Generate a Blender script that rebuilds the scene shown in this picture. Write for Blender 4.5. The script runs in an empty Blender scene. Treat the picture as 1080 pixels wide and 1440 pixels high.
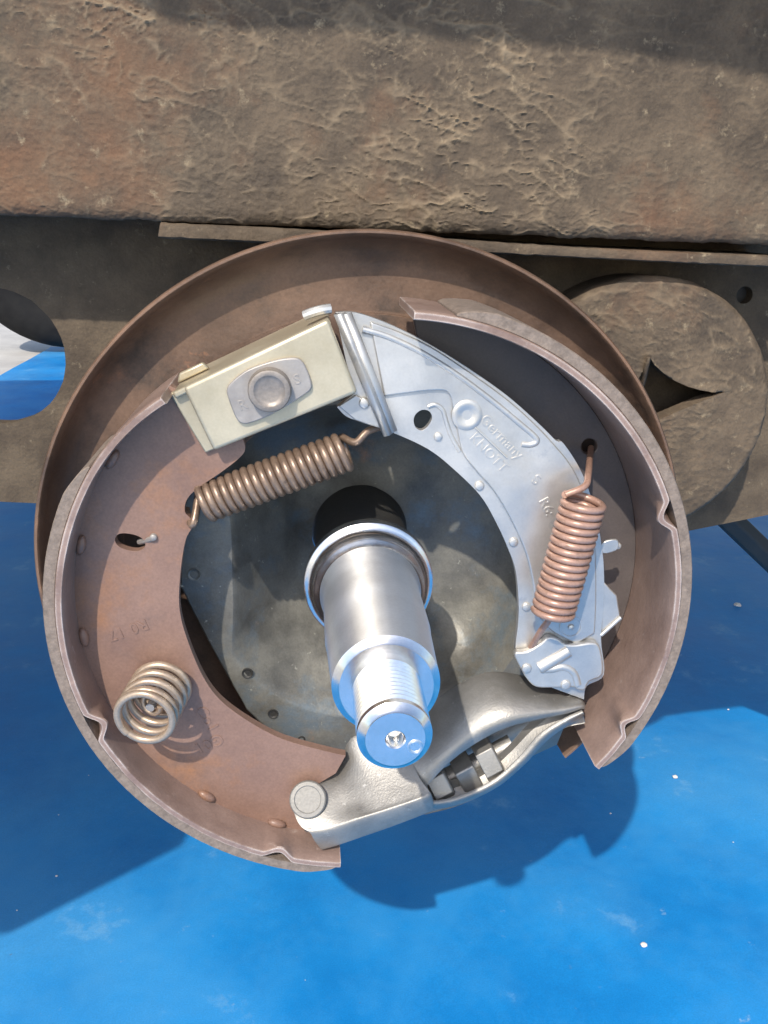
import bpy, bmesh, math, random
from mathutils import Vector, Matrix, noise
random.seed(7)
R = math.radians
MM = 0.001
HA = 250.0                       # height of the stub axle's centre line above the ground, mm

# ------------------------------------------------------------------ camera, sky, sun, exposure
sc = bpy.context.scene
CAM = (-17.8, 304.7, 117.3)      # u (right), w (out from the backplate), v (up), mm from the brake's centre
YAW, PITCH, FPX = R(4.66), R(-18.31), 1299.0
_f = Vector((math.sin(YAW)*math.cos(PITCH), math.cos(YAW)*math.cos(PITCH), math.sin(PITCH)))
_r = Vector((math.cos(YAW), -math.sin(YAW), 0.0))
_u = _r.cross(_f)
cd = bpy.data.cameras.new('camera'); cam = bpy.data.objects.new('camera', cd)
sc.collection.objects.link(cam); sc.camera = cam
cd.sensor_fit = 'VERTICAL'; cd.sensor_height = 24.0; cd.sensor_width = 18.0
cd.lens = FPX/1440.0*24.0
cd.clip_start = 0.005; cd.clip_end = 400.0
M = Matrix((( _r.x, _u.x, -_f.x), (_r.y, _u.y, -_f.y), (_r.z, _u.z, -_f.z))).to_4x4()
M.translation = Vector((CAM[0]*MM, -CAM[1]*MM, (CAM[2]+HA)*MM))
cam.matrix_world = M

SUN = Vector((0.37, 1.0, -1.02)).normalized()     # direction the light travels
el = math.asin(-SUN.z); az = math.atan2(-SUN.x, -SUN.y)
w = bpy.data.worlds.new('World'); sc.world = w; w.use_nodes = True
nt = w.node_tree; bg = nt.nodes['Background']
sky = nt.nodes.new('ShaderNodeTexSky'); sky.sky_type = 'NISHITA'; sky.sun_disc = False
sky.sun_elevation = el; sky.sun_rotation = az; sky.dust_density = 1.5
nt.links.new(sky.outputs[0], bg.inputs[0]); bg.inputs[1].default_value = 0.15
sd = bpy.data.lights.new('sun', 'SUN'); so = bpy.data.objects.new('sun', sd); sc.collection.objects.link(so)
sd.energy = 2.7; sd.angle = R(0.8); sd.color = (1.0, 0.93, 0.83)
so.rotation_euler = SUN.to_track_quat('-Z', 'Y').to_euler(); so.location = (-1.5, -3.0, 3.5)
vs = sc.view_settings; vs.view_transform = 'Standard'; vs.look = 'None'; vs.exposure = 0.7; vs.gamma = 1.0
vs.use_curve_mapping = False

# ------------------------------------------------------------------ helpers
COL = sc.collection
def W(u, v, d): return Vector((u*MM, -d*MM, (v+HA)*MM))
def T(x, y, d):
    """photo pixel -> (u, v) on the plane that lies d mm out from the backplate"""
    dr = (x-540)/FPX*_r - (y-720)/FPX*_u + _f
    t = (CAM[1]-d)/dr.y
    return (CAM[0]+t*dr.x, CAM[2]+t*dr.z)
def TL(pts, d): return [T(x, y, d) for x, y in pts]
def P3(x, y, d):
    u, v = T(x, y, d); return W(u, v, d)
def spline(pts, n=6, closed=False):
    """Catmull-Rom through points of any dimension"""
    out = []; N = len(pts); rng = N if closed else N-1
    for i in range(rng):
        if closed: p = [pts[(i+k-1) % N] for k in range(4)]
        else: p = [pts[max(i-1, 0)], pts[i], pts[i+1], pts[min(i+2, N-1)]]
        for j in range(n):
            t = j/n
            out.append(tuple(0.5*(2*b+(c-a)*t+(2*a-5*b+4*c-d)*t*t+(3*b-a-3*c+d)*t**3) for a, b, c, d in zip(*p)))
    if not closed: out.append(tuple(pts[-1]))
    return out
def link(name, me, mat, parent=None, smooth=35):
    o = bpy.data.objects.new(name, me); COL.objects.link(o)
    if mat: me.materials.append(mat)
    if smooth:
        for p in me.polygons: p.use_smooth = True
        me.set_sharp_from_angle(angle=R(smooth))
    if parent:
        o.parent = parent; o.matrix_parent_inverse = parent_inv(parent)
    return o
def parent_inv(p):
    m = Matrix.Identity(4)
    while p is not None:
        m = Matrix.Translation(p.location) @ m
        p = p.parent if False else None
    return m.inverted()
def fin(bm, name, mat, parent=None, smooth=35, bevel=0, seg=2):
    bmesh.ops.recalc_face_normals(bm, faces=bm.faces)
    me = bpy.data.meshes.new(name); bm.to_mesh(me); bm.free()
    o = link(name, me, mat, parent, smooth)
    if bevel:
        b = o.modifiers.new('bevel', 'BEVEL'); b.width = bevel*MM; b.segments = seg; b.limit_method = 'ANGLE'; b.angle_limit = R(38)
        b.harden_normals = False
    return o
def prism_bm(bm, outline, d0, d1, holes=()):
    """flat shape in (u, v) with holes, from depth d0 (back) to d1 (front); d may be a function of (u, v)"""
    f0 = d0 if callable(d0) else (lambda u, v: d0)
    f1 = d1 if callable(d1) else (lambda u, v: d1)
    edges = []; loops = []
    for lp in [outline]+list(holes):
        fr = [bm.verts.new(W(u, v, f1(u, v))) for u, v in lp]
        bk = [bm.verts.new(W(u, v, f0(u, v))) for u, v in lp]
        n = len(fr)
        for i in range(n): bm.faces.new((fr[i], fr[(i+1) % n], bk[(i+1) % n], bk[i]))
        loops.append((fr, bk))
    if not holes:
        bm.faces.new(loops[0][0]); bm.faces.new(loops[0][1])
    else:
        for k in (0, 1):
            es = []
            for lp in loops:
                vs_ = lp[k]
                for i in range(len(vs_)):
                    es.append(bm.edges.get((vs_[i], vs_[(i+1) % len(vs_)])))
            bmesh.ops.triangle_fill(bm, use_beauty=True, use_dissolve=False, edges=es)
def prism(name, outline, d0, d1, mat, parent=None, holes=(), bevel=0.4, seg=2):
    bm = bmesh.new(); prism_bm(bm, outline, d0, d1, holes)
    return fin(bm, name, mat, parent, bevel=bevel, seg=seg)
def circ(u, v, r, n=32, ry=None, rot=0):
    ry = ry or r
    return [(u+r*math.cos(a)*math.cos(rot)-ry*math.sin(a)*math.sin(rot), v+r*math.cos(a)*math.sin(rot)+ry*math.sin(a)*math.cos(rot))
            for a in [2*math.pi*i/n for i in range(n)]]
def lathe_bm(bm, prof, n=96, a0=0, a1=360, c=(0, 0), closed_prof=False):
    """profile [(radius, depth)] turned about the axle's line"""
    full = abs(a1-a0-360) < 1e-6; cols = []; m = n if full else n+1
    for i in range(m):
        a = R(a0+(a1-a0)*i/n)
        cols.append([bm.verts.new(W(c[0]+r*math.cos(a), c[1]+r*math.sin(a), d)) for r, d in prof])
    K = len(prof)
    for i in range(n):
        A, B = cols[i], cols[(i+1) % m]
        for k in range(K if closed_prof else K-1):
            k2 = (k+1) % K
            bm.faces.new((A[k], A[k2], B[k2], B[k]))
    if closed_prof and not full:
        bm.faces.new(cols[0]); bm.faces.new(cols[-1])
    return cols
def tube_bm(bm, path, r, n=10):
    path = [Vector(p) for p in path]; rings = []; prev = None
    for i, p in enumerate(path):
        t = (path[min(i+1, len(path)-1)]-path[max(i-1, 0)]).normalized()
        if prev is None:
            prev = t.orthogonal().normalized()
        prev = (prev - t*prev.dot(t)).normalized(); b = t.cross(prev)
        rr = r*MM
        rings.append([bm.verts.new(p+(prev*math.cos(2*math.pi*k/n)+b*math.sin(2*math.pi*k/n))*rr) for k in range(n)])
    for A, B in zip(rings, rings[1:]):
        for k in range(n): bm.faces.new((A[k], A[(k+1) % n], B[(k+1) % n], B[k]))
    bm.faces.new(rings[0]); bm.faces.new(rings[-1])
def loft_bm(bm, rows, closed=False, cap=False):
    vr = [[bm.verts.new(p) for p in row] for row in rows]
    for A, B in zip(vr, vr[1:]):
        n = len(A)
        for k in range(n if closed else n-1): bm.faces.new((A[k], A[(k+1) % n], B[(k+1) % n], B[k]))
    if cap: bm.faces.new(vr[0]); bm.faces.new(vr[-1])
def dome(name, u, v, d, r, h, mat, parent, dish=0):
    """rivet head: low dome, or a flat head with a dished middle"""
    bm = bmesh.new()
    prof = [(r, d-0.6), (r, d+h*.5), (r*.88, d+h*.9), (r*.7, d+h)]
    prof += [(r*.5, d+h-dish*.5), (r*.25, d+h-dish), (0.0001, d+h-dish)] if dish else [(r*.35, d+h*1.12), (0.0001, d+h*1.16)]
    lathe_bm(bm, prof, 28, c=(u, v)); return fin(bm, name, mat, parent, smooth=50)
def thing(name, label, cat, loc, group=None):
    o = bpy.data.objects.new(name, None); COL.objects.link(o); o.location = loc
    o.empty_display_size = 0.02
    tag(o, label, cat, group); return o
def tag(o, label=None, cat=None, group=None, kind=None):
    if label: o['label'] = label
    if cat: o['category'] = cat
    if group: o['group'] = group
    if kind: o['kind'] = kind
    return o
def text(name, s, u, v, d, size, ang, mat, parent, depth=0.2, space=1.05):
    """stamped letters: baseline starts at (u, v), runs at ang degrees in the (u, v) plane, faces outward"""
    cu = bpy.data.curves.new(name, 'FONT'); cu.body = s; cu.size = size*MM; cu.extrude = depth*MM*.5; cu.space_character = space
    cu.bevel_depth = 0.07*MM; cu.bevel_resolution = 1; cu.align_x = 'CENTER'; cu.align_y = 'CENTER'; cu.resolution_u = 3
    o = bpy.data.objects.new(name, cu); COL.objects.link(o)
    dg = bpy.context.evaluated_depsgraph_get(); me = bpy.data.meshes.new_from_object(o.evaluated_get(dg))
    bpy.data.objects.remove(o)
    a = R(ang); X = Vector((math.cos(a), 0, math.sin(a))); Y = Vector((-math.sin(a), 0, math.cos(a))); Z = X.cross(Y)
    m = Matrix(((X.x, Y.x, Z.x), (X.y, Y.y, Z.y), (X.z, Y.z, Z.z))).to_4x4(); m.translation = W(u, v, d)
    me.transform(m); me.materials.clear()
    return link(name, me, mat, parent)

# ------------------------------------------------------------------ materials
AROT = 0.25
def mat(name, c0, c1, metallic=0., rough=.5, r_var=.1, scale=60, bump=.2, bscale=400, detail=6, mask=(.35, .65), extra=None, spec=.5, stretch=None, bdist=.4, crust=None, grain=.1, edge=None, aniso=0):
    m = bpy.data.materials.new(name); m.use_nodes = True; t = m.node_tree; N = t.nodes; L = t.links
    p = N['Principled BSDF']; p.inputs['Metallic'].default_value = metallic
    p.inputs['Specular IOR Level'].default_value = spec
    tc = N.new('ShaderNodeTexCoord'); vec = tc.outputs['Object']
    if stretch:
        mp = N.new('ShaderNodeMapping'); mp.inputs['Scale'].default_value = stretch; L.new(vec, mp.inputs[0]); vec = mp.outputs[0]
    n1 = N.new('ShaderNodeTexNoise'); n1.inputs['Scale'].default_value = scale; n1.inputs['Detail'].default_value = detail; n1.inputs['Roughness'].default_value = .62
    L.new(vec, n1.inputs['Vector'])
    cr = N.new('ShaderNodeValToRGB'); cr.color_ramp.elements[0].position = mask[0]; cr.color_ramp.elements[1].position = mask[1]
    cr.color_ramp.elements[0].color = (*c0, 1); cr.color_ramp.elements[1].color = (*c1, 1)
    L.new(n1.outputs['Fac'], cr.inputs[0]); col = cr.outputs[0]
    if extra:                                           # a third tint in patches: (colour, scale, lo, hi)
        for (c, s_, lo, hi) in extra:
            n3 = N.new('ShaderNodeTexNoise'); n3.inputs['Scale'].default_value = s_; n3.inputs['Detail'].default_value = 8; n3.inputs['Roughness'].default_value = .7
            L.new(vec, n3.inputs['Vector'])
            mr = N.new('ShaderNodeMapRange'); mr.inputs[1].default_value = lo; mr.inputs[2].default_value = hi; L.new(n3.outputs['Fac'], mr.inputs[0])
            mx = N.new('ShaderNodeMix'); mx.data_type = 'RGBA'; L.new(mr.outputs[0], mx.inputs[0]); L.new(col, mx.inputs[6]); mx.inputs[7].default_value = (*c, 1); col = mx.outputs[2]
    ng = N.new('ShaderNodeTexNoise'); ng.inputs['Scale'].default_value = 1300; ng.inputs['Detail'].default_value = 3; L.new(vec, ng.inputs['Vector'])
    gr = N.new('ShaderNodeMapRange'); gr.inputs[1].default_value = .3; gr.inputs[2].default_value = .7; gr.inputs[3].default_value = 1-grain; gr.inputs[4].default_value = 1+grain*.8
    L.new(ng.outputs['Fac'], gr.inputs[0])
    mg_ = N.new('ShaderNodeVectorMath'); mg_.operation = 'SCALE'; L.new(col, mg_.inputs[0]); L.new(gr.outputs[0], mg_.inputs['Scale']); col = mg_.outputs[0]
    if edge:
        bv = N.new('ShaderNodeBevel'); bv.samples = 4; bv.inputs['Radius'].default_value = .9*MM
        ge = N.new('ShaderNodeNewGeometry'); dt = N.new('ShaderNodeVectorMath'); dt.operation = 'DOT_PRODUCT'; L.new(bv.outputs[0], dt.inputs[0]); L.new(ge.outputs['Normal'], dt.inputs[1])
        em = N.new('ShaderNodeMapRange'); em.inputs[1].default_value = .985; em.inputs[2].default_value = .86; L.new(dt.outputs['Value'], em.inputs[0])
        nb = N.new('ShaderNodeMath'); nb.operation = 'MULTIPLY'; L.new(em.outputs[0], nb.inputs[0])
        nm = N.new('ShaderNodeMapRange'); nm.inputs[1].default_value = .38; nm.inputs[2].default_value = .6; L.new(n1.outputs['Fac'], nm.inputs[0]); L.new(nm.outputs[0], nb.inputs[1])
        mx = N.new('ShaderNodeMix'); mx.data_type = 'RGBA'; L.new(nb.outputs[0], mx.inputs[0]); L.new(col, mx.inputs[6]); mx.inputs[7].default_value = (*edge, 1); col = mx.outputs[2]
    if crust:
        at = N.new('ShaderNodeAttribute'); at.attribute_name = 'crust'
        mx = N.new('ShaderNodeMix'); mx.data_type = 'RGBA'; L.new(at.outputs['Fac'], mx.inputs[0]); L.new(col, mx.inputs[6]); mx.inputs[7].default_value = (*crust, 1); col = mx.outputs[2]
    L.new(col, p.inputs['Base Color'])
    n2 = N.new('ShaderNodeTexNoise'); n2.inputs['Scale'].default_value = bscale; n2.inputs['Detail'].default_value = 5; L.new(vec, n2.inputs['Vector'])
    mr = N.new('ShaderNodeMapRange'); mr.inputs[3].default_value = max(0.02, rough-r_var); mr.inputs[4].default_value = min(1, rough+r_var)
    mr.inputs[1].default_value = .3; mr.inputs[2].default_value = .7
    L.new(n1.outputs['Fac'], mr.inputs[0]); L.new(mr.outputs[0], p.inputs['Roughness'])
    if aniso:
        tg = N.new('ShaderNodeTangent'); tg.direction_type = 'RADIAL'; tg.axis = 'Y'; L.new(tg.outputs[0], p.inputs['Tangent'])
        p.inputs['Anisotropic'].default_value = aniso; p.inputs['Anisotropic Rotation'].default_value = AROT
    if bump:
        b = N.new('ShaderNodeBump'); b.inputs['Strength'].default_value = bump; b.inputs['Distance'].default_value = bdist*MM
        L.new(n2.outputs['Fac'], b.inputs['Height']); L.new(b.outputs[0], p.inputs['Normal'])
    return m
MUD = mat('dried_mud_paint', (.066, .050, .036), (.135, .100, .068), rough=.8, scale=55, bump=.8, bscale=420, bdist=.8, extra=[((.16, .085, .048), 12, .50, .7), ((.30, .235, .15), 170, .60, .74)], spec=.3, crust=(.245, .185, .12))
MUD2 = mat('dusty_dark_paint', (.080, .060, .042), (.14, .106, .072), rough=.85, scale=70, bump=.8, bscale=600, bdist=.6, extra=[((.24, .195, .13), 260, .62, .74)], spec=.25)
BACK = mat('brown_primer_worn', edge=(.30, .17, .10), c0=(.08, .050, .035), c1=(.165, .100, .066), rough=.5, r_var=.16, scale=32, bump=.5, bscale=420, extra=[((.30, .14, .075), 55, .62, .72), ((.05, .038, .03), 30, .52, .70)])
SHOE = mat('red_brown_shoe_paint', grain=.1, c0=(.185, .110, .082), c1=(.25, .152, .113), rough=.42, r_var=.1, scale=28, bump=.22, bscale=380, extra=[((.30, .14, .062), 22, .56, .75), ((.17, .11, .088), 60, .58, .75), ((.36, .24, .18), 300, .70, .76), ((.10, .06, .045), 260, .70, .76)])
DSHOE = mat('shade_darkened_shoe_paint', (.07, .058, .055), (.11, .09, .082), rough=.4, scale=30, bump=.2, bscale=400)  # shoe paint darkened to carry the shade over the right web
RIMP = mat('pinkish_shoe_rim_paint', (.20, .135, .11), (.28, .195, .16), edge=(.62, .55, .5), rough=.42, scale=60, bump=.3, bscale=500, extra=[((.40, .32, .28), 160, .62, .75)])
LINING = mat('grey_friction_lining', (.155, .120, .095), (.235, .185, .15), rough=.78, scale=500, bump=.5, bscale=1200, extra=[((.2, .16, .13), 90, .55, .7)])
ZINC = mat('bright_zinc', (.47, .465, .45), (.60, .585, .555), grain=.035, metallic=.7, rough=.40, r_var=.13, scale=40, bump=.16, bscale=230, bdist=.3, extra=[((.50, .47, .42), 26, .5, .72), ((.42, .43, .44), 110, .6, .72)])
YZINC = mat('yellowish_zinc', (.42, .365, .255), (.54, .48, .355), grain=.035, metallic=.5, rough=.42, r_var=.1, scale=34, bump=.15, bscale=300, extra=[((.5, .40, .25), 40, .58, .75)])
CAST = mat('cast_zinc_lever', (.25, .238, .218), (.34, .325, .30), grain=.035, metallic=.65, rough=.46, r_var=.08, scale=70, bump=.4, bscale=1500, bdist=.22, extra=[((.25, .235, .21), 45, .55, .72), ((.58, .56, .52), 260, .62, .74)])
PLATE = mat('dirty_galvanised_plate', (.105, .10, .088), (.215, .205, .175), metallic=.3, rough=.45, r_var=.14, scale=50, bump=.4, bscale=420, extra=[((.13, .16, .18), 40, .50, .64), ((.33, .19, .12), 33, .62, .74), ((.5, .48, .4), 300, .64, .74)])
STEEL = mat('turned_steel', (.76, .75, .73), (.86, .86, .85), grain=.035, metallic=1., rough=.42, aniso=.85, r_var=.04, scale=30, bump=.05, bscale=200, bdist=.1)
THREAD = mat('thread_steel', (.74, .73, .71), (.84, .83, .82), grain=.035, metallic=1., rough=.22, r_var=.05, scale=120, bump=.15, bscale=900, bdist=.15)
BOLT = mat('dull_grey_steel', (.29, .265, .245), (.39, .365, .34), grain=.035, metallic=.4, rough=.5, scale=90, bump=.2, bscale=500)
RIV = mat('dull_rivet', (.22, .21, .19), (.30, .285, .26), metallic=.5, rough=.62, scale=90, bump=.3, bscale=900)
HEAD = mat('brown_grey_bolt', (.22, .19, .165), (.31, .275, .245), metallic=.5, rough=.5, scale=90, bump=.25, bscale=600)
SPR = mat('bronze_brown_wire', (.21, .145, .105), (.31, .22, .16), extra=[((.13, .09, .065), 140, .52, .7)], metallic=.5, rough=.36, scale=90, bump=.2, bscale=700)
SPR2 = mat('pinkish_brown_wire', (.34, .20, .148), (.43, .265, .20), extra=[((.2, .12, .085), 150, .55, .7)], metallic=.25, rough=.34, scale=90, bump=.2, bscale=700)
SPR3 = mat('pale_bronze_wire', (.38, .28, .20), (.50, .39, .29), metallic=.55, rough=.33, scale=90, bump=.15, bscale=700)
DARK = mat('black_steel_and_shade', (.018, .018, .018), (.035, .033, .03), rough=.6, scale=40, bump=.2)
GALV = mat('galvanised_sheet', (.42, .43, .44), (.55, .56, .56), metallic=.3, rough=.5, scale=30, bump=.1)  # pale on the unseen arch and skirt, to brighten steel reflections
PLY = mat('plywood', (.34, .26, .17), (.46, .36, .25), rough=.8, scale=20, bump=.3)
RUB = mat('black_rubber', spec=.15, c0=(.010, .010, .011), c1=(.018, .018, .018), rough=.8, scale=40, bump=.3)
GREYP = mat('grey_plate_paint', (.20, .18, .15), (.27, .245, .20), rough=.7, scale=60, bump=.4, bscale=500)
CONC = mat('pale_concrete', (.40, .38, .35), (.52, .50, .46), rough=.9, scale=8, bump=.4, bscale=90, bdist=2)
PEB = mat('pale_stone', (.6, .56, .52), (.75, .7, .66), rough=.8, scale=300, bump=.3)
BLUE = mat('blue_plastic_sheet', (.003, .17, .47), (.006, .24, .60), rough=.5, r_var=.1, scale=9, bump=.3, bscale=120, bdist=.8, grain=.1, extra=[((.06, .29, .58), 4, .42, .72), ((.20, .40, .60), 16, .60, .80), ((.32, .45, .56), 70, .66, .78), ((.10, .16, .25), 110, .68, .76), ((.4, .5, .58), 420, .69, .75)])  # broad pale patches stand in for haze; finer ones are dust and scuffs

# ------------------------------------------------------------------ ground and blue sheet
bm = bmesh.new()
for x, y in ((-60, -60), (60, -60), (60, 60), (-60, 60)): bm.verts.new((x, y, -0.004))
bm.faces.new(bm.verts); g = fin(bm, 'ground', CONC, smooth=0); tag(g, 'pale sunlit concrete ground beyond the blue sheet', 'ground', kind='structure')
bm = bmesh.new(); nx, ny = 180, 150; rows = []
for j in range(ny+1):
    t = j/ny; y = -1.6+3.9*t; row = []
    for i in range(nx+1):
        x = -.72+2.9*i/nx
        z = 0.0025*noise.noise((x*3, y*3, 1.))+0.0012*noise.noise((x*9, y*7, 4.))
        row.append((x, y, z+0.002))
    rows.append(row)
loft_bm(bm, rows); bs = fin(bm, 'ground_sheet', BLUE, smooth=80)
tag(bs, 'bright blue plastic sheet spread on the ground under the brake', 'sheet', kind='structure')

# ------------------------------------------------------------------ trailer chassis behind the brake
rail = thing('chassis_rail', 'long mud-crusted brown chassis rail above the drum brake', 'chassis rail', W(0, 115, -20))
def railbot(u): return 109.6-0.0392*(u-8.7)
bm = bmesh.new(); rows = []
nu, nv = 660, 240; u0, u1 = -175, 215; H = 130
def sm01(x): x = max(0, min(1, x)); return x*x*(3-2*x)
def mudh(u, v):
    wx = 6*noise.noise((u*.03, v*.05, 3.)); wy = 5*noise.noise((u*.03, v*.05, 9.))
    a = noise.noise(((u+wx)*.075, (v+wy+.25*u)*.17, 0.5)); b = noise.noise(((u+wy)*.19, (v+wx)*.38, 7.)); c = noise.noise((u*.4, v*.7, 2.))
    m1 = sm01((noise.noise((u*.05, v*.09, 21.))+.25)*3); m2 = sm01((noise.noise((u*.08, v*.12, 31.))+.18)*3)
    r1 = m1*max(0, 1-abs(a)*7.5)**1.4; r2 = m2*max(0, 1-abs(b)*6)**1.4
    k = 0.45+0.9*noise.noise((u*.013, v*.02, 5.)); k = max(.3, min(1.25, k+.0012*(-u)+.2))
    e_ = noise.noise(((u+wy*.6)*.42, (v-wx*.6+.2*u)*.75, 11.)); r3 = m1*max(0, 1-abs(e_)*4.5)**1.4
    f_ = noise.noise((u*.9, v*1.3, 4.))
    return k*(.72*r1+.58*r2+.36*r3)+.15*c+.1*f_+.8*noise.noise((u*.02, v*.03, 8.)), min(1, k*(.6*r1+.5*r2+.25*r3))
crv = []
for j in range(nv+1):
    row = []
    for i in range(nu+1):
        u = u0+(u1-u0)*i/nu; s = H*(j/nv)**1.25
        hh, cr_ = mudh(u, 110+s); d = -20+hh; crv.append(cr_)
        if s < 5: d -= (1-math.sqrt(max(0, 1-(1-s/5)**2)))*3.5
        b = railbot(u)+.7*noise.noise((u*.09, 0, 1.))+.4*noise.noise((u*.35, 0, 2.))
        row.append(W(u, b+s, d))
    rows.append(row)
bk = [[W(u0+(u1-u0)*i/nu, railbot(u0+(u1-u0)*i/nu)+.5, -26) for i in range(nu+1)]]
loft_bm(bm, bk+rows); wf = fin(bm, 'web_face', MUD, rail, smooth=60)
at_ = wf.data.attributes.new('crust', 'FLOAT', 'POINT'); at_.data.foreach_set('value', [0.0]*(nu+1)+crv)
bm = bmesh.new()                                     # the rest of the hollow section behind and beyond the crusted face
def boxpts(bm, ua, ub, va, vb, da, db, skew=0.0):
    v = [bm.verts.new(W(u, vv-skew*(u), d)) for u in (ua, ub) for vv in (va, vb) for d in (da, db)]
    for f in ((0, 1, 3, 2), (4, 6, 7, 5), (0, 4, 5, 1), (2, 3, 7, 6), (0, 2, 6, 4), (1, 5, 7, 3)): bm.faces.new([v[i] for i in f])
boxpts(bm, -1000, 1000, 112, 312, -64, -24, 0.0392)
fin(bm, 'box_section', MUD2, rail, bevel=2)
bm = bmesh.new(); rows = []
st = spline([T(x, y, -21) for x, y in ((226, 313), (400, 321), (560, 331), (800, 347), (1000, 356), (1120, 361))], 20)
sb = spline([T(x, y, -21) for x, y in ((222, 335), (400, 343), (560, 350), (800, 362), (1000, 372), (1120, 377))], 20)
for k, (a, d) in enumerate(((0, -60), (0, -21.5), (.12, -20.6), (.5, -20.4), (.88, -20.8), (1, -22), (1, -60))):
    rows.append([W(p[0]+(q[0]-p[0])*a, p[1]+(q[1]-p[1])*a+(.35*noise.noise((p[0]*.3, k, 0))), d+.5*noise.noise((p[0]*.25, k*.7, 3.))) for p, q in zip(st, sb)])
loft_bm(bm, rows, cap=False)
fin(bm, 'bottom_flange', MUD, rail, smooth=40)

plate_out = TL([(-420, 690), (-60, 703), (55, 708), (400, 722), (900, 747), (962, 748), (1086, 723), (1300, 690)], -60)+[(250, 112), (-250, 122)]
hole = circ(-137, 62.8, 26, 48); hole2 = circ(*T(1047, 415, -60), 3.4, 20)
hole = [(u+.35*noise.noise((u*.4, v*.4, 1)), v+.35*noise.noise((u*.4, v*.4, 5))) for u, v in hole]
bp = prism('axle_bracket', plate_out, -66, -60, MUD2, holes=(hole, hole2), bevel=.8)
prism('hole_shade_disc', circ(*T(1047, 415, -60), 3.8, 20), -68, -65.5, DARK, bp, bevel=.2)  # black disc stands in for the shade inside the small hole
tag(bp, 'dusty dark steel axle bracket plate with a big round hole, behind the brake', 'bracket')

tube = thing('axle_tube', 'round rusty axle tube end with a dark torn wedge opening', 'axle tube', W(107.3, 44.4-49, -60))
notch = TL([(915, 503), (922, 514), (934, 525), (950, 536), (968, 544), (985, 549), (1004, 552), (1022, 551), (990, 564), (955, 579), (925, 592), (890, 612), (880, 580), (893, 545), (906, 520)], -28)
co = circ(107.3, 44.4, 49, 96); co = [(u+.5*noise.noise((u*.2, v*.2, 1)), v+.5*noise.noise((u*.2, v*.2, 5))) for u, v in co]
def inpoly(x, y, pg):
    c_ = False; n_ = len(pg)
    for k in range(n_):
        x0, y0 = pg[k]; x1, y1 = pg[k-1]
        if (y0 > y) != (y1 > y) and x < (x1-x0)*(y-y0)/(y1-y0)+x0: c_ = not c_
    return c_
bm = bmesh.new(); CU, CV = 107.3, 44.4; NA, NR = 260, 84; vr = []; ccr = []
for i in range(NR+1):
    r_ = 49*(i/NR)
    row = []
    for k in range(NA):
        a = 2*math.pi*k/NA; rr_ = max(r_, .05)
        if i == NR: rr_ += .5*noise.noise((math.cos(a)*5, math.sin(a)*5, 2.))
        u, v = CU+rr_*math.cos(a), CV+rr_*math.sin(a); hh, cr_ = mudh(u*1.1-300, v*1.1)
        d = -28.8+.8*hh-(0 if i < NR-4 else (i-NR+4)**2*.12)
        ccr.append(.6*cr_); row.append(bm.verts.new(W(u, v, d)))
    vr.append(row)
for i in range(NR):
    for k in range(NA):
        f = (vr[i][k], vr[i][(k+1) % NA], vr[i+1][(k+1) % NA], vr[i+1][k])
        cx = sum((q.co.x for q in f))/4/MM; cz = sum((q.co.z for q in f))/4/MM-HA
        if not inpoly(cx, cz, notch): bm.faces.new(f)
for e in [e for e in bm.edges if e.is_boundary]:
    for q in e.verts:
        x, z = q.co.x/MM, q.co.z/MM-HA
        if math.hypot(x-CU, z-CV) > 48: continue
        best = None
        for k in range(len(notch)):
            (x0, y0), (x1, y1) = notch[k-1], notch[k]; L2 = (x1-x0)**2+(y1-y0)**2
            t = max(0, min(1, ((x-x0)*(x1-x0)+(z-y0)*(y1-y0))/L2)); px_, pz_ = x0+t*(x1-x0), y0+t*(y1-y0); dd = (px_-x)**2+(pz_-z)**2
            if best is None or dd < best[0]: best = (dd, px_, pz_)
        q.co.x, q.co.z = best[1]*MM, (best[2]+HA)*MM
bd = [e for e in bm.edges if e.is_boundary]
ge = bmesh.ops.extrude_edge_only(bm, edges=bd)['geom']
nv_ = [q for q in ge if isinstance(q, bmesh.types.BMVert)]
bmesh.ops.translate(bm, verts=nv_, vec=(0, .008, 0)); ccr += [0.0]*len(nv_)
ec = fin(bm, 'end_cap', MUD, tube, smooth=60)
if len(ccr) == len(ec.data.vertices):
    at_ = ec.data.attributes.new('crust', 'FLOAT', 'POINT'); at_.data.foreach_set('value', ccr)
bm = bmesh.new(); lathe_bm(bm, [(48, -35.2), (48, -60), (48, -61)], 72, c=(107.3, 44.4)); lathe_bm(bm, [(47, -52), (.001, -52)], 72, c=(107.3, 44.4))
fin(bm, 'tube_wall', MUD2, tube)
bm = bmesh.new()
lip = spline([P3(x, y, d) for x, y, d in ((914, 503, -26), (910, 520, -27), (906, 538, -30), (900, 556, -34))], 6)
loft_bm(bm, [lip, [Vector(p)+Vector((.0022, .004, -.0005)) for p in lip]]); o = fin(bm, 'torn_lip', MUD, tube)
s_ = o.modifiers.new('thick', 'SOLIDIFY'); s_.thickness = .0012

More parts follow.
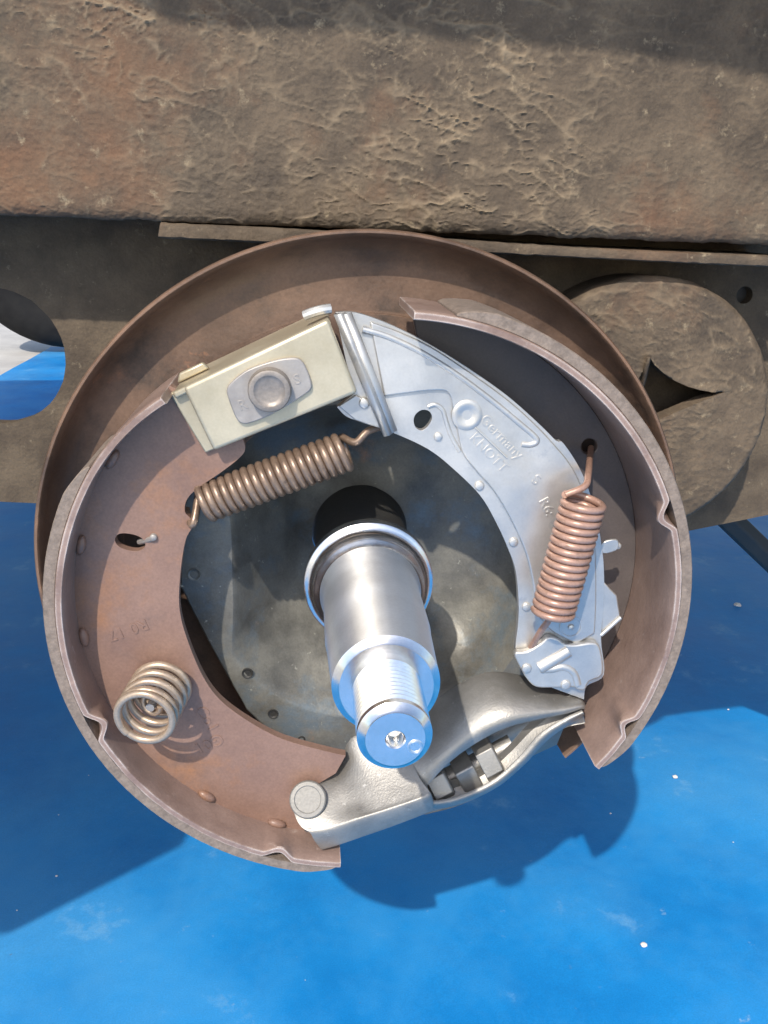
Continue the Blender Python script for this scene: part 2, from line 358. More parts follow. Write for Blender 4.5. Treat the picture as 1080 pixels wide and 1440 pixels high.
# strut seen beyond the tube, trailer floor, unseen arch and skirt added for their shadows, far wheel
a = P3(1020, 725, -150); b = P3(1150, 850, -150)
bm = bmesh.new(); tube_bm(bm, [a+(a-b)*3.0, b+(b-a)*1.2], 7, 6); st_ = fin(bm, 'brake_rod', DARK, bevel=1)
tag(st_, 'dark slanting rod behind the axle tube against the blue sheet', 'rod')
bm = bmesh.new(); boxpts(bm, -1000, 1500, 282, 300, -1250, -66); fl = fin(bm, 'trailer_floor', PLY, bevel=2)
tag(fl, 'plywood trailer floor panel fixed behind the chassis rail', 'trailer floor')
fp = spline([(-248, 40), (-250, 90), (-250, 170), (-250, 280), (-215, 345), (-165, 338), (-126, 317), (-98, 304), (-39, 303), (97, 289), (175, 240), (220, 150), (235, 60), (235, 0)], 8)
bm = bmesh.new()
loft_bm(bm, [[W(u, v, d) for u, v in fp] for d in (-23, 60, 106)]+[[W(u*1.01, v*1.01, 110) for u, v in fp]])
mg = fin(bm, 'shade_arch', GALV, smooth=60); s_ = mg.modifiers.new('thick', 'SOLIDIFY'); s_.thickness = .003  # unseen arch, outline shaped to drop a shadow across the rail's top
sk = prism('shade_skirt', [(-900, -32), (-262, -32), (-203, 34), (-218, 100), (-247, 160), (-262, 300), (-262, 365), (-900, 365)], 105, 108, GALV, mg, bevel=.6)  # unseen panel added to shade the sheet at lower left
tag(mg, 'unseen curved guard added to shade the rail and the blue sheet', 'shade_arch')
wr = thing('far_wheel', 'black tyre on the far side, seen through the bracket hole', 'wheel', (-.64, 2.24, 0))
bm = bmesh.new(); prof = []
for k in range(24):
    a = 2*math.pi*k/24; prof.append((.215+.068*math.cos(a)*(1-.1*math.cos(2*a)), .075*math.sin(a)))
cols = []
for i in range(64):
    a = 2*math.pi*i/64
    cols.append([bm.verts.new((-.64+r*math.cos(a), 2.24+d, .286+r*math.sin(a))) for r, d in prof])
for i in range(64):
    A, B = cols[i], cols[(i+1) % 64]
    for k in range(24): bm.faces.new((A[k], A[(k+1) % 24], B[(k+1) % 24], B[k]))
fin(bm, 'tyre', RUB, wr, smooth=60)
bm = bmesh.new(); ring = [bm.verts.new((-.64+.16*math.cos(2*math.pi*i/48), 2.25, .286+.16*math.sin(2*math.pi*i/48))) for i in range(48)]
bm.faces.new(ring); bmesh.ops.extrude_face_region(bm, geom=bm.faces[:]); bmesh.ops.translate(bm, verts=bm.verts[48:], vec=(0, -.04, 0)); fin(bm, 'rim', DARK, wr)

# ------------------------------------------------------------------ stub axle
ax = thing('stub_axle', 'shiny turned steel stub axle with threaded end poking out of the brake', 'axle', W(0, -21, 0))
bm = bmesh.new(); lathe_bm(bm, [(18.6, -32), (17, -20), (17, 20.5), (20.4, 21.2)], 96); fin(bm, 'hub_neck', DARK, ax, smooth=28)  # black colour stands in for the deep shade behind the collar
bm = bmesh.new()
lathe_bm(bm, [(20.3, 21), (20.8, 21.2), (21.2, 22), (21.2, 26.0), (20.75, 26.4), (20.2, 26.55), (19.2, 27.2), (18.5, 28.4), (18.2, 30), (18.1, 31.6), (17.6, 32.3), (16.9, 32.9), (16.2, 34.0)], 128)
fin(bm, 'collar', THREAD, ax, smooth=28)
bm = bmesh.new()
lathe_bm(bm, [(16.2, 34.0), (15.75, 35.4), (15.45, 37.0), (15.25, 37.6), (15.2, 40), (15.2, 66), (15.0, 66.5), (14.2, 88), (14.1, 92.9)], 128)
fin(bm, 'shaft', STEEL, ax, smooth=28)
bm = bmesh.new()
lathe_bm(bm, [(14.1, 92.9), (12.5, 94.1), (12.2, 94.5), (9.2, 94.5), (7.4, 94.5)], 128)
fin(bm, 'shoulder', THREAD, ax, smooth=28)
bm = bmesh.new()                                       # helical thread
pitch, na, nl = 1.95, 72, 15
seq = []
prof = [(0, 7.6), (.1, 7.6), (.46, 8.95), (.54, 8.95), (.92, 7.6)]
turns = int(21.5/pitch)
for k in range(turns*na+1):
    a = 2*math.pi*k/na; base = 94.7+pitch*k/na
    fade = min(1, (turns*na-k)/(na*1.0))
    seq.append([W((7.6+(r-7.6)*fade)*math.cos(a), (7.6+(r-7.6)*fade)*math.sin(a), base+z*pitch*.98) for z, r in prof]+[W(7.6*math.cos(a), 7.6*math.sin(a), base+pitch)])
loft_bm(bm, seq)
lathe_bm(bm, [(7.5, 94.4), (7.5, 115.5)], 72)
fin(bm, 'thread', THREAD, ax, smooth=40)
bm = bmesh.new()
lathe_bm(bm, [(7.5, 114.2), (8.9, 115.6), (8.9, 117.2), (7.3, 118.4), (7.0, 119.0), (2.4, 119.0), (2.1, 118.6), (1.9, 114.5), (.001, 113.8)], 96)
fin(bm, 'tip', THREAD, ax, smooth=28)
o = dome('punch_mark', *T(584, 1050, 119), 118.9, 1.9, .25, STEEL, ax, dish=.6)

# ------------------------------------------------------------------ the drum brake
BR = thing('drum_brake', 'open drum brake with brown shoes, springs and zinc parts, its drum removed', 'drum brake', W(0, -110, 0))
# backplate: dished pressing, open at the bottom behind the lever
bm = bmesh.new()
prof = [(109.0, 8.6), (109.6, 9.2), (110.2, 9.2), (110.8, 8.4), (110.6, 4), (109.4, -1), (106, -4.6), (101, -6), (90, -6), (84, -6), (84, -4.4), (90, -4.4), (99.5, -4.3), (103.6, -3), (106.6, .5), (108.2, 4.5)]
lathe_bm(bm, prof, 150, -47, 262, closed_prof=True)
lathe_bm(bm, [(84.5, -6.1), (57, -6.1), (57, -4.5), (84.5, -4.5)], 60, 118, 251, closed_prof=True)
lathe_bm(bm, [(84.4, -6.15), (68, -6.15), (68, -4.55), (84.4, -4.55)], 80, -98, 118, closed_prof=True)
back = fin(bm, 'backplate', BACK, BR, smooth=40)
# mounting plate with its dished middle
po = spline(TL([(268, 668), (257, 740), (254, 815), (258, 833), (300, 915), (340, 985), (355, 1006), (420, 1056), (560, 1100), (690, 1070), (775, 960), (800, 800), (765, 680), (680, 600), (560, 560), (400, 575), (300, 625)], 4), 4, True)
bm = bmesh.new()
def ringpts(f, d):
    return [W(f(p)[0], f(p)[1], d) for p in po]
def toR(p, r):
    a = math.atan2(p[1], p[0]); return (r*math.cos(a), r*math.sin(a))
def mixR(p, r, k): q = toR(p, r); return (p[0]*(1-k)+q[0]*k, p[1]*(1-k)+q[1]*k)
def lerpR(r): return lambda p: toR(p, r)
inner = [lambda p: (p[0]*.995, p[1]*.995)]
def sm(x): x = max(0, min(1, x)); return x*x*(3-2*x)
def dishR(p, t):
    a = math.atan2(p[1], p[0]); c_, s2 = math.cos(a), math.sin(a)
    deep = sm((c_*.75+s2*.66+.42)/.5)                     # 1 towards the top and right, 0 at the lower left
    out = (46/max(.8, abs(c_)) if c_ < 0 else 55)*(1-deep)+deep*66
    out = min(out+max(0, -s2)**2*6, .975*math.hypot(*p))
    r_ = 18.8+(out-18.8)*t
    wob = 1+.02*noise.noise((c_*2, s2*2, 3.))
    return (r_*wob*c_, r_*wob*s2), deep
DR = [(1.0, 3.9, 3.9), (.97, 3.2, 2.0), (.92, 1.2, -6), (.84, -2.0, -14), (.7, -7, -20), (.55, -12, -23), (.4, -17, -25), (.28, -21, -26), (.15, -24, -26.5), (-.02, -25, -27)]
def dishp(p, t, da, db):
    q, deep = dishR(p, t); return W(q[0], q[1], da+(db-da)*deep+.3*noise.noise((q[0]*.09, q[1]*.09, 1.)))
loft_bm(bm, [ringpts(lambda p: p, 0.5), ringpts(lambda p: p, 3.6), ringpts(lambda p: (p[0]*.992, p[1]*.992), 4.0)]+[[dishp(p, t, da, db) for p in po] for t, da, db in DR], closed=True)
mp = fin(bm, 'mounting_plate', PLATE, BR, smooth=30)
for (x, y, r) in ((273, 808, 1.9), (348, 947, 1.7), (384, 1004, 1.6), (424, 1040, 1.2)):
    u, v = T(x, y, 4); bm = bmesh.new(); lathe_bm(bm, [(r*1.25, 3.9), (r*1.15, 4.35), (r*.95, 4.3), (r*.7, 3.95), (.001, 3.95)], 20, c=(u, v)); fin(bm, 'dimple', DARK if r < 1.8 else PLATE, mp)

# --- brake shoes
def make_shoe(wd_, wm_, c, a0, a1, notches, web_outline, web_holes, name_label, lin0, lin1, flats=None):
    shoe = prism('brake_shoe', web_outline, wd_-3.5, wd_, wm_, BR, holes=web_holes, bevel=.5)
    shoe['label'] = name_label
    n = 220; rows = []; bm = bmesh.new()
    cs = []
    for i in range(n+1):
        ad = a0+(a1-a0)*i/n; a = R(ad); dent = 0
        for an, amp, wd in notches:
            x = (ad-an)/wd
            if abs(x) < 1: dent = max(dent, amp*(.5+.5*math.cos(math.pi*x))**.7)
        rg = .18*noise.noise((ad*.35, 1, c[0]))+.1*noise.noise((ad*1.4, 2, c[0]))
        sh = 0
        if flats:
            fa, fk = flats
            x = (ad-fa)*(1 if a1 > a0 else -1)
            if x < 0: sh = fk*(math.cos(R(x))-1)*95
        def p(r, d): return W(c[0]+(r+sh)*math.cos(a), c[1]+(r+sh)*math.sin(a), d)
        cs.append([p(89.5, 4), p(89.5, 30), p(89.5-dent*.35, 40), p(89.5-dent, 45.2+rg), p(89.8-dent, 45.8+rg), p(91.5-dent, 45.8+rg), p(91.9-dent, 45.2+rg), p(92-dent*.3, 40), p(92, 30), p(92, 4)])
    loft_bm(bm, cs, closed=True, cap=True)
    rim = fin(bm, 'rim', RIMP, shoe, smooth=40)
    bm = bmesh.new(); cs = []; n = 160
    for i in range(n+1):
        t = i/n; ad = lin0+(lin1-lin0)*t; a = R(ad)
        e = min(1, min(t, 1-t)*n/9); top = 92.6+2.9*(e**.6)
        top += .06*noise.noise((ad*.8, 3, 1))
        f = 45.0+.1*noise.noise((ad*.5, 8, 1))
        cs.append([W(c[0]+r*math.cos(a), c[1]+r*math.sin(a), d) for r, d in ((92.05, 5), (92.05, f), (top-.35, f), (top, f-.5), (top, 5.5), (top-.4, 5))])
    loft_bm(bm, cs, closed=True, cap=True)
    fin(bm, 'lining', LINING, shoe, smooth=30)
    return shoe
CL = (-3.5, -3.5); CR = (5.4, -2.0)
def arc(c, r, a0, a1, n): return [(c[0]+r*math.cos(R(a0+(a1-a0)*i/n)), c[1]+r*math.sin(R(a0+(a1-a0)*i/n))) for i in range(n+1)]
wl = arc(CL, 89.6, 128, 262, 60)+TL([(436, 1185), (426, 1145), (432, 1108), (472, 1084), (486, 1059)], 29)+spline(TL([(470, 1056), (400, 1037), (350, 1011), (310, 981), (285, 946), (263, 893), (253, 850), (255, 800), (262, 757), (272, 738), (270, 728), (261, 718), (263, 702), (276, 687), (312, 662), (334, 645), (344, 634), (345, 625)], 29), 5)+TL([(338, 600), (300, 575)], 29)
slot = spline(TL([(163, 756), (168, 749), (180, 748), (196, 752), (205, 760), (203, 769), (192, 773), (176, 770), (166, 764)], 29), 4, True)
LS = make_shoe(30.5, SHOE, CL, 128.5, 265, [(201.8, 3.6, 3.2), (251.5, 3.0, 3.4)], wl, (slot,), 'red-brown brake shoe with the coiled hold-down spring on its web', 147, 264, flats=(150, .35))
wrr = arc(CR, 89.6, 84, -40, 60)+TL([(812, 1015), (800, 985), (780, 930), (770, 830), (750, 740), (700, 650), (640, 580), (600, 520), (585, 470)], 9)
hook_hole = circ(*T(829, 628, 10), 2.6, 18)
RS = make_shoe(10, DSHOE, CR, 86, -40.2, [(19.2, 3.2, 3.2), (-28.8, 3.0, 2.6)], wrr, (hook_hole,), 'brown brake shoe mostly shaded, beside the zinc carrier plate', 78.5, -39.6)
o = dome('pin', *T(215, 757, 32), 30.6, 1.15, 1.2, BOLT, LS)
bm = bmesh.new(); tube_bm(bm, [P3(196, 762, 27), P3(205, 760, 29.6), P3(215, 757, 31.2)], .95, 8); fin(bm, 'pin_wire', BOLT, LS)
for (x, y) in ((150, 642), (119, 768), (128, 895), (176, 1020), (300, 1108), (395, 1143)):     # weld tabs where web meets rim
    u, v = T(x, y, 31); a = math.atan2(v-CL[1], u-CL[0]); rr = 88.4
    bm = bmesh.new(); bmesh.ops.create_icosphere(bm, subdivisions=2, radius=.001)
    for q in bm.verts:
        k = q.co*1000; r_ = rr+k.x*1.6; aa = a+k.z*3.4/rr
        q.co = W(CL[0]+r_*math.cos(aa), CL[1]+r_*math.sin(aa), 31.0+k.y*1.7)
    fin(bm, 'weld', SHOE, LS, smooth=60)
u, v = T(180, 886, 30.6); text('stamped_number', 'R0 17', u, v, 30.6, 5.4, 198, SHOE, LS)
u, v = T(291, 1012, 30.6); text('stamped_number', 'Co1', u, v, 30.6, 5.6, -62, SHOE, LS)
u, v = T(294, 1046, 30.6); text('stamped_number', 'G01', u, v, 30.6, 5.8, 205, SHOE, LS)

# --- adjuster housing (folded zinc channel) with its plate and bolt
A1, A2, A3, A4 = (257, 545), (462, 448), (503, 553), (300, 635)
fr = TL([A1, A2, A3, A4], 37)
def off(p, q, k): return (p[0]+(q[0]-p[0])*k, p[1]+(q[1]-p[1])*k)
bm = bmesh.new()
prism_bm(bm, fr, 34.6, 37)
adj = fin(bm, 'adjuster_housing', YZINC, BR, bevel=1.5, seg=4)
upn = Vector((-(fr[1][1]-fr[0][1]), fr[1][0]-fr[0][0])).normalized()
dn = (-upn.x*2.2, -upn.y*2.2)
lx = Vector((fr[0][0]-fr[1][0], fr[0][1]-fr[1][1])).normalized()
topw = [(fr[0][0]+lx.x*4, fr[0][1]+lx.y*4), fr[1], (fr[1][0]+dn[0], fr[1][1]+dn[1]), (fr[0][0]+dn[0]+lx.x*4, fr[0][1]+dn[1]+lx.y*4)]
prism('top_wall', [(p[0]+upn.x*-.25, p[1]+upn.y*-.25) for p in topw], 4, 34.8, YZINC, adj, bevel=.7)
tab = [(topw[0][0]+upn.x*2.6-lx.x*2, topw[0][1]+upn.y*2.6-lx.y*2), (topw[0][0]+upn.x*2.6-lx.x*10, topw[0][1]+upn.y*2.6-lx.y*10), (topw[0][0]-lx.x*11, topw[0][1]-lx.y*11), (topw[0][0], topw[0][1])]
prism('bent_tab', tab, 20, 22, YZINC, adj, bevel=.6)
bw = [(p[0]+lx.x*k, p[1]+lx.y*k) for p, k in zip(fr, (5.5, 0, 0, 3.5))]
prism('back_wall', [(p[0]*.995, p[1]*.995) for p in bw], 30.7, 32.3, YZINC, adj, bevel=.5)
pl = TL([(321, 560), (319, 547), (328, 535), (350, 519), (385, 507), (412, 503), (424, 507), (432, 520), (438, 538), (437, 548), (427, 556), (405, 570), (380, 584), (355, 594), (342, 596), (332, 588)], 38.2)
fpn = prism('locking_plate', spline(pl, 4, True), 36.9, 38.4, BOLT, adj, bevel=.4)
u, v = T(379, 549, 41); bm = bmesh.new()
lathe_bm(bm, [(6.4, 38.3), (6.2, 38.6), (6.2, 41.6), (5.9, 42.3), (5.3, 42.5), (4.5, 42.4), (3.9, 41.9), (3.1, 41.7), (.001, 41.6)], 48, c=(u, v)); fin(bm, 'bolt_head', HEAD, adj, smooth=32)
u, v = T(418, 534, 38.4); text('stamped_letter', 'S', u, v, 38.4, 4.2, 20, BOLT, fpn)
u, v = T(341, 570, 38.4); text('stamped_letter', 'R', u, v, 38.4, 4.2, 20, BOLT, fpn)
bm = bmesh.new(); tube_bm(bm, spline([P3(428, 444, 30), P3(438, 440, 30.5), P3(452, 436, 30.5), P3(465, 434, 30)], 4), 1.5, 10); fin(bm, 'clip', ZINC, adj)

# --- zinc carrier plate (the crescent)
outer = [(472, 440), (500, 440), (545, 455), (600, 482), (660, 519), (715, 558), (758, 596), (782, 620)]
outer2 = [(787, 622), (793, 624), (812, 652), (826, 682), (838, 720), (846, 762), (850, 800), (850, 850), (846, 900), (850, 950), (826, 966), (822, 985)]
innerp = [(760, 962), (742, 950), (726, 920), (729, 880), (730, 850), (726, 805), (715, 772), (698, 735), (676, 698), (639, 661), (602, 632), (550, 608), (510, 595), (487, 586), (474, 573)]
cres = spline(TL(outer, 30), 5)+spline(TL(outer2, 30), 5)+spline(TL(innerp, 30), 5)+TL([(500, 553), (487, 510)], 30)
sh_ = spline(TL([(582, 592), (585, 583), (594, 577), (604, 579), (608, 588), (603, 599), (594, 606), (585, 602)], 30), 3, True)
cp = prism('carrier_plate', cres, 26.5, 29.4, ZINC, BR, holes=(sh_,), bevel=.5)
cp['label'] = 'bluish bright zinc crescent plate with stamped lettering'
# raised field on the crescent (the inner lip stays lower)
fo = spline(TL([(520, 452), (560, 466), (605, 487), (660, 523), (715, 563), (756, 600), (780, 626), (800, 650), (815, 678), (828, 715), (836, 760), (838, 800), (838, 850), (836, 890)], 30), 5)
fi = spline(TL([(810, 905), (780, 890), (762, 872), (752, 850), (748, 815), (738, 775), (718, 730), (694, 690), (668, 660), (650, 635), (642, 600), (636, 570), (630, 552), (610, 549), (570, 553), (540, 557)], 30), 5)
prism('raised_field', fo+fi, 29.2, 30.6, ZINC, cp, bevel=.5, seg=3)
bead = spline([P3(x, y, 29.95) for x, y in ((510, 463), (545, 473), (590, 494), (640, 525), (690, 562), (730, 595), (751, 613), (754, 621), (745, 625), (733, 624))], 6)
bm = bmesh.new(); tube_bm(bm, bead, 1.15, 12); fin(bm, 'pressed_bead', ZINC, cp, smooth=60)
slotch = spline([P3(x, y, 28.95) for x, y in ((602, 572), (612, 569), (622, 576), (627, 592), (634, 612), (646, 634))], 6)
bm = bmesh.new(); tube_bm(bm, slotch, .9, 10); fin(bm, 'pressed_bead', ZINC, cp, smooth=60)
# upright folded rib between housing and crescent
r0 = [(466, 440), (478, 437), (552, 603), (538, 612), (533, 603)]
bm = bmesh.new()
ra, rb = [P3(470, 440, 31), P3(508, 535, 31), P3(541, 612, 31)], [P3(492, 440, 31), P3(524, 520, 31), P3(556, 604, 31)]
rc = [(p+q)/2+Vector((0, -.0022, 0)) for p, q in zip(ra, rb)]
rows = []
for p, q in zip(ra, rb):
    row = []
    for k in range(13):
        t = k/12; h = math.sin(math.pi*min(1, max(0, (t-.15)/.35)))*.0017+math.sin(math.pi*min(1, max(0, (t-.62)/.3)))*.0009
        row.append(p.lerp(q, t)+Vector((0, -h, 0)))
    rows.append(row)
loft_bm(bm, [[tuple(v) for v in r_] for r_ in rows]); o = fin(bm, 'folded_rib', ZINC, cp, smooth=60)
s_ = o.modifiers.new('thick', 'SOLIDIFY'); s_.thickness = .0014
prism('rib_tab', TL([(476, 572), (500, 556), (530, 570), (541, 604), (500, 592)], 31), 29.2, 30.4, ZINC, cp, bevel=.4)
for x, y, r, d in ((512, 567, 1.6, 30.5), (616, 614, 1.3, 29.4), (674, 683, 1.5, 29.4), (722, 762, 1.5, 29.4), (740, 853, 1.5, 29.4), (776, 906, 1.4, 30.6)):
    dome('rivet', *T(x, y, d), d, r, .8, ZINC, cp)
dome('big_rivet', *T(657, 584, 31), 30.5, 4.7, .7, ZINC, cp, dish=.7)
u, v = T(803, 882, 30.7); bm = bmesh.new(); lathe_bm(bm, [(4.1, 30.3), (4.0, 30.9), (3.3, 30.85), (3.1, 30.5), (1.2, 30.5), (.9, 31.2), (.001, 31.5)], 40, c=(u, v)); fin(bm, 'ring_rivet', ZINC, cp)
prism('side_tab', spline(TL([(848, 765), (868, 760), (872, 768), (868, 776), (849, 780)], 30), 3, True), 27.8, 29, ZINC, cp, bevel=.3)
dome('tab_pip', *T(869, 768, 26), 25.6, 1.2, .7, ZINC, cp)
prism('bent_lip', TL([(849, 818), (858, 828), (868, 838), (873, 868), (846, 892)], 29), 27.2, 28.7, ZINC, cp, bevel=.4)
e0, e1 = P3(873, 868, 29), P3(845, 893, 29); bm = bmesh.new(); tube_bm(bm, [e0, e1], .75, 10); fin(bm, 'lip_edge', ZINC, cp)
# stamped writing
ang = -46
u, v = T(706, 615, 30.7); text('stamped_word', 'Germany', u, v, 30.65, 4.6, ang, ZINC, cp)
u, v = T(688, 637, 30.7); text('stamped_word', 'KNOTT', u, v, 30.65, 4.4, ang, ZINC, cp)
bm = bmesh.new(); tube_bm(bm, [P3(668, 601, 30.7), P3(713, 644, 30.7)], .34, 8); fin(bm, 'stamped_line', ZINC, cp)
u, v = T(754, 675, 30.7); text('stamped_letter', 'S', u, v, 30.75, 4.6, -35, ZINC, cp)
u, v = T(769, 713, 30.7); text('stamped_letter', 'R6:', u, v, 30.75, 4.6, -62, ZINC, cp)
u, v = T(782, 750, 30.7); text('stamped_letter', 'S', u, v, 30.75, 4.2, -50, ZINC, cp)
# lower clip on the crescent
cl = spline(TL([(724, 920), (742, 917), (762, 905), (768, 899), (776, 897), (786, 900), (796, 907), (812, 908), (836, 905), (846, 915), (849, 950), (830, 960), (824, 972), (814, 972), (806, 968), (780, 969), (755, 968), (742, 957), (732, 940)], 33), 3, True)
lc = prism('end_clip', cl, 29.5, 32.4, ZINC, cp, bevel=.7, seg=3)
bm = bmesh.new(); tube_bm(bm, spline([P3(x, y, 31.6) for x, y in ((758, 938), (770, 931), (786, 922), (799, 914))], 5), 2.4, 14); tube_bm(bm, spline([P3(x, y, 31.6) for x, y in ((760, 940), (775, 940), (792, 937), (806, 945), (812, 962))], 5), 1.5, 12)
fin(bm, 'clip_ridge', ZINC, cp, smooth=60)
for x, y in ((741, 941), (796, 964)): dome('rivet', *T(x, y, 33), 32.2, 1.7, .9, ZINC, cp)

# --- springs
def coil(A, B, rad, wr_, n, per=26, phase=0):
    ax_ = (B-A); L = ax_.length; z = ax_/L; x = z.orthogonal().normalized(); y = z.cross(x)
    return [A+z*(L*k/(n*per))+(x*math.cos(2*math.pi*k/per+phase)+y*math.sin(2*math.pi*k/per+phase))*rad*MM for k in range(n*per+1)]
def spring(name, A, B, rad, wr_, n, m, parent, pre=(), post=(), phase=0):
    path = coil(A, B, rad, wr_, n, phase=phase)
    bm = bmesh.new()
    tube_bm(bm, path, wr_, 10)
    if pre: tube_bm(bm, spline([tuple(p) for p in pre]+[tuple(path[0])], 6), wr_*.95, 10)
    if post: tube_bm(bm, spline([tuple(path[-1])]+[tuple(p) for p in post], 6), wr_*.95, 10)
    return fin(bm, name, m, parent, smooth=70)
s1 = spring('return_spring', P3(286, 708, 29), P3(488, 634, 27), 5.3, 1.27, 19, SPR, BR, pre=[P3(262, 716, 25), P3(265, 728, 28), P3(272, 736, 32)], post=[P3(500, 622, 27), P3(518, 606, 26), P3(545, 598, 22)])
s1['label'] = 'dark bronze coil spring beneath the adjuster housing'
s2 = spring('return_spring', P3(822, 702, 41), P3(777, 862, 41), 6.0, 1.16, 16, SPR2, BR, pre=[P3(831, 630, 7), P3(829, 648, 20), P3(827, 668, 34), P3(822, 684, 39)], post=[P3(772, 868, 40), P3(760, 888, 36), P3(746, 912, 30)], phase=1.0)
s2['label'] = 'pinkish brown coil spring in front of the zinc crescent plate'
hb = W(*T(230, 960, 31.6), 31.6); hf = W(*T(204, 1008, 50), 50)
path = coil(hb, hf, 8.6, 1, 4, per=40)
z = (hf-hb).normalized(); x = z.orthogonal().normalized(); y = z.cross(x)
bm = bmesh.new(); tube_bm(bm, path, 1.25, 12)
k0 = 2*math.pi*0
front = []
for k in range(41): # closing coil at the front
    a = 2*math.pi*k/40; front.append(hf+z*.0004*k/40+(x*math.cos(a)+y*math.sin(a))*8.6*MM)
tube_bm(bm, front, 1.25, 12)
inn = []
for k in range(100):
    t = k/99; a = 2*math.pi*2.3*t+.6; r_ = (8.0-4.9*min(1, t*1.6))*MM
    inn.append(hb.lerp(hf, .1+.62*t)+(x*math.cos(a)+y*math.sin(a))*r_)
tube_bm(bm, inn, .95, 10)
hs = fin(bm, 'hold_down_spring', SPR3, BR, smooth=70); hs['label'] = 'short open coil spring standing on the red-brown shoe'
bm = bmesh.new(); tube_bm(bm, [hb, hb.lerp(hf, .75)], 1.4, 12); fin(bm, 'hold_down_pin', BOLT, hs)

# --- expander lever
def sect(cols, n=5, m=4):
    """cols: list of sections along the part, each a list of (x, y, depth) -> smooth grid of world points"""
    cs = [spline([P3(*p) for p in c], m) for c in cols]
    return [spline([c[k] for c in cs], n) for k in range(len(cs[0]))]
def shell(name, cols, m_, parent, th=2.4, n=5, m=4, offset=-1):
    bm = bmesh.new(); loft_bm(bm, sect(cols, n, m)); o = fin(bm, name, m_, parent, smooth=75)
    s_ = o.modifiers.new('thick', 'SOLIDIFY'); s_.thickness = th*MM; s_.offset = offset
    b = o.modifiers.new('bevel', 'BEVEL'); b.width = .35*MM; b.segments = 2; b.limit_method = 'ANGLE'; b.angle_limit = R(50)
    return o
# solid body at the left: section runs from the back edge over the sloping face to the front lower edge
bodycols = [
    [(408, 1118, 24), (411, 1132, 30), (416, 1150, 36), (424, 1163, 40), (436, 1171, 42.5), (442, 1182, 42), (452, 1195, 40)],
    [(424, 1102, 24), (436, 1122, 30), (446, 1143, 36), (456, 1160, 41), (463, 1168, 43), (467, 1178, 42.5), (474, 1189, 40.5)],
    [(470, 1082, 24), (478, 1106, 31), (488, 1130, 37), (498, 1147, 42), (504, 1153, 43.6), (507, 1164, 43), (512, 1176, 41)],
    [(492, 1040, 24), (510, 1078, 31), (528, 1112, 38), (542, 1133, 42.6), (548, 1139, 44), (551, 1150, 43.5), (555, 1161, 41.5)],
    [(520, 1030, 24), (545, 1066, 31), (570, 1098, 38), (590, 1116, 42.6), (597, 1122, 44), (600, 1132, 43.5), (604, 1142, 41.5)],
    [(560, 1020, 24), (575, 1058, 31), (588, 1090, 38), (600, 1108, 42), (606, 1116, 43), (609, 1126, 42.5), (610, 1138, 41)],
]
bodycols = [[(x_, y_, (31.3, 30.6, 25, 23, 23, 23)[k_]+(d_-24)*(.62, .66, .95, 1.05, 1.05, 1.05)[k_]) for x_, y_, d_ in c_] for k_, c_ in enumerate(bodycols)]
ex = shell('expander_lever', bodycols, CAST, BR, th=3)
ex['label'] = 'shiny cast lever linking the lower ends of both shoes'
u, v = T(433, 1123, 36)
bm = bmesh.new(); cpt = P3(433, 1124, 36.6); nrm = (Vector((CAM[0]*MM, -CAM[1]*MM, (CAM[2]+HA)*MM))-cpt).normalized(); nrm = (nrm+Vector((-.1, -.25, .05))).normalized()
xa = nrm.orthogonal().normalized(); ya = nrm.cross(xa); rr = []
for r_, h in ((6.2, -1.5), (6.2, .9), (5.8, 1.3), (4.6, 1.35), (4.3, 1.1), (.001, 1.1)):
    rr.append([cpt+(xa*math.cos(2*math.pi*k/40)+ya*math.sin(2*math.pi*k/40))*r_*MM+nrm*h*MM for k in range(40)])
loft_bm(bm, rr, closed=True); fin(bm, 'pivot_rivet', RIV, ex, smooth=35)
armcols = [
    [(545, 1030, 18), (560, 1050, 26), (576, 1072, 33), (590, 1092, 37.5), (600, 1106, 39)],
    [(592, 1000, 18), (602, 1022, 26), (612, 1046, 33), (622, 1064, 37.5), (630, 1074, 38)],
    [(640, 965, 18), (650, 985, 26), (658, 1010, 33), (664, 1034, 37), (668, 1046, 36.5)],
    [(686, 945, 18), (694, 966, 26), (702, 992, 33), (708, 1014, 36.6), (711, 1024, 36)],
    [(735, 950, 18), (740, 968, 26), (747, 986, 32), (754, 1004, 35.6), (757, 1012, 35)],
    [(775, 966, 19), (779, 976, 26), (785, 987, 31), (792, 998, 34.4), (795, 1004, 34)],
    [(806, 972, 20), (809, 977, 26), (814, 984, 30), (818, 992, 33), (819, 997, 33)],
    [(817, 980, 22), (819, 984, 26), (822, 988, 29), (823, 993, 31.5), (822, 998, 32)],
]
shell('lever_arm', armcols, CAST, ex, th=3)
boss = [[(520, 1060, 30), (530, 1070, 36), (545, 1085, 39)], [(500, 1072, 30), (515, 1085, 36), (540, 1095, 39)]]
strapc = [
    [(600, 1126, 40), (602, 1132, 41), (604, 1138, 38)],
    [(640, 1120, 39), (641, 1127, 40), (642, 1133, 37)],
    [(690, 1098, 37), (693, 1105, 38), (695, 1110, 35)],
    [(728, 1066, 35.5), (732, 1074, 36.5), (735, 1078, 33.5)],
    [(758, 1032, 34.5), (764, 1038, 35.5), (768, 1043, 32.5)],
    [(792, 1010, 34), (796, 1016, 35), (799, 1020, 32)],
    [(818, 998, 33.5), (821, 1003, 34.5), (822, 1007, 31.5)],
]
shell('lower_strap', strapc, CAST, ex, th=8, n=6)
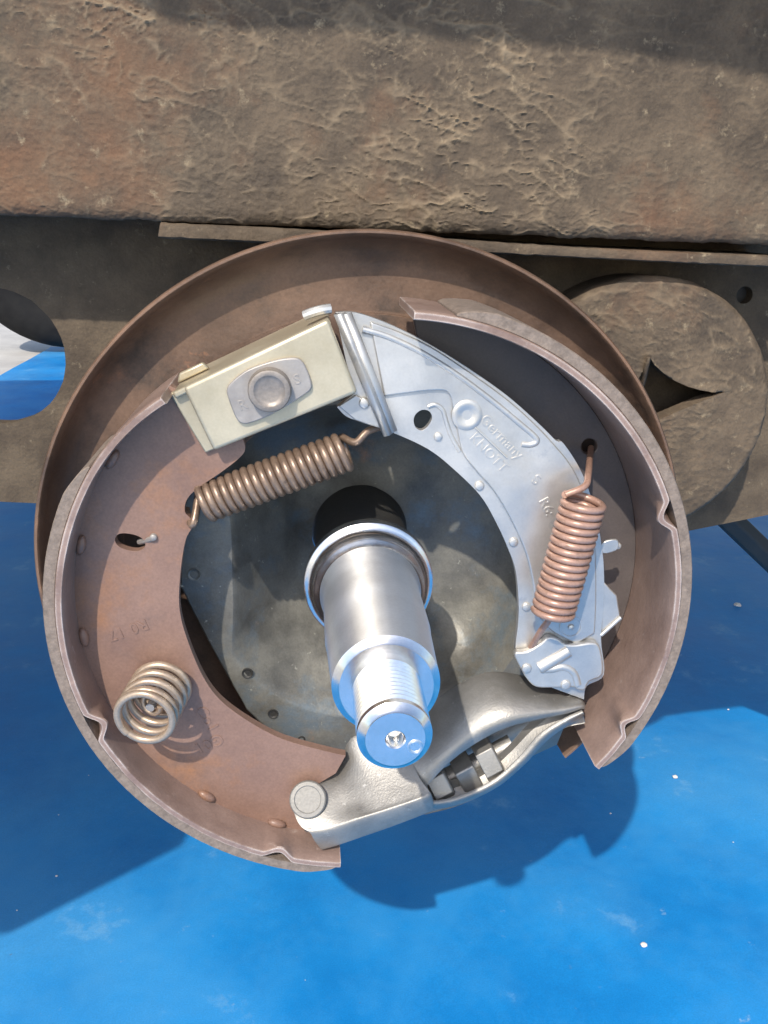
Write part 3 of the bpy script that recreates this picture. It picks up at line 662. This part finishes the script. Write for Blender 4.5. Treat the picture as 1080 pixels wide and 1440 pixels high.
def hexnut(name, x, y, d, r, h, axis, parent):
    c = P3(x, y, d); zz = Vector(axis).normalized(); xx = zz.orthogonal().normalized(); yy = zz.cross(xx); bm = bmesh.new()
    rows = []
    for s, t in ((1, -h/2), (1, h/2*.8), (.86, h/2)):
        rows.append([c+(xx*math.cos(math.pi*k/3+.35)+yy*math.sin(math.pi*k/3+.35))*r*s*MM+zz*t*MM for k in range(6)])
    loft_bm(bm, rows, closed=True, cap=True); return fin(bm, name, CAST, parent, bevel=.3)
axd = (P3(690, 1062, 26)-P3(615, 1102, 28)).normalized()
bm = bmesh.new(); tube_bm(bm, [P3(596, 1112, 28), P3(720, 1046, 25)], 3.6, 20); fin(bm, 'cross_bolt', CAST, ex)
hexnut('nut', 618, 1100, 30, 7.2, 7, axd, ex)
hexnut('nut', 686, 1066, 27, 8.6, 7, axd, ex)
c = P3(655, 1086, 29); bm = bmesh.new(); tube_bm(bm, [c-axd*.0035, c+axd*.0035], 7.0, 4); fin(bm, 'cable_block', CAST, ex, bevel=.6)
bm = bmesh.new(); loft_bm(bm, [[P3(x, y, 8) for x, y in ((600, 1060), (700, 1010), (800, 990))], [P3(x, y, 6) for x, y in ((604, 1120), (690, 1082), (780, 1040))]])
o = fin(bm, 'inner_lever', CAST, ex); s_ = o.modifiers.new('thick', 'SOLIDIFY'); s_.thickness = .003

# ------------------------------------------------------------------ grit on the blue sheet
def ground_at(x, y):
    dr = (x-540)/FPX*_r - (y-720)/FPX*_u + _f
    t = -(HA+CAM[2])/dr.z
    return Vector(((CAM[0]+t*dr.x)*MM, (-CAM[1]+t*dr.y)*MM, 0.002))
def stone(bm, c, r, seed):
    vs0 = bmesh.ops.create_icosphere(bm, subdivisions=2, radius=r)['verts']
    for q in vs0:
        k = 1+.35*noise.noise(q.co/r*1.3+Vector((seed, 0, 0))); q.co = Vector((q.co.x*k*1.2, q.co.y*k, q.co.z*k*.7))+c+Vector((0, 0, r*.45))
for i, (x, y, r, lab) in enumerate(((1037, 855, 3.0, 'largest pale pebble on the blue sheet, beyond the right shoe'), (949, 1097, 1.5, 'small pale pebble on the blue sheet beside the brake shadow'), (905, 1334, 1.5, 'small pale chip on the sunlit blue sheet, far from the brake'))):
    bm = bmesh.new(); stone(bm, ground_at(x, y), r*MM, i*3.1); tag(fin(bm, 'pebble', PEB, smooth=60), lab, 'pebble', 'pebbles on the blue sheet')
bm = bmesh.new()
for i in range(24):
    c = ground_at(random.uniform(0, 1080), random.uniform(760, 1440)); c.x += random.uniform(-.02, .02)
    stone(bm, c, random.choice((.35, .4, .5, .6, .8))*MM*(.6+.9*abs(c.y+.3)), i*1.7)
tag(fin(bm, 'grit', PEB, smooth=60), 'fine pale grit scattered over the blue sheet', 'grit', kind='stuff')
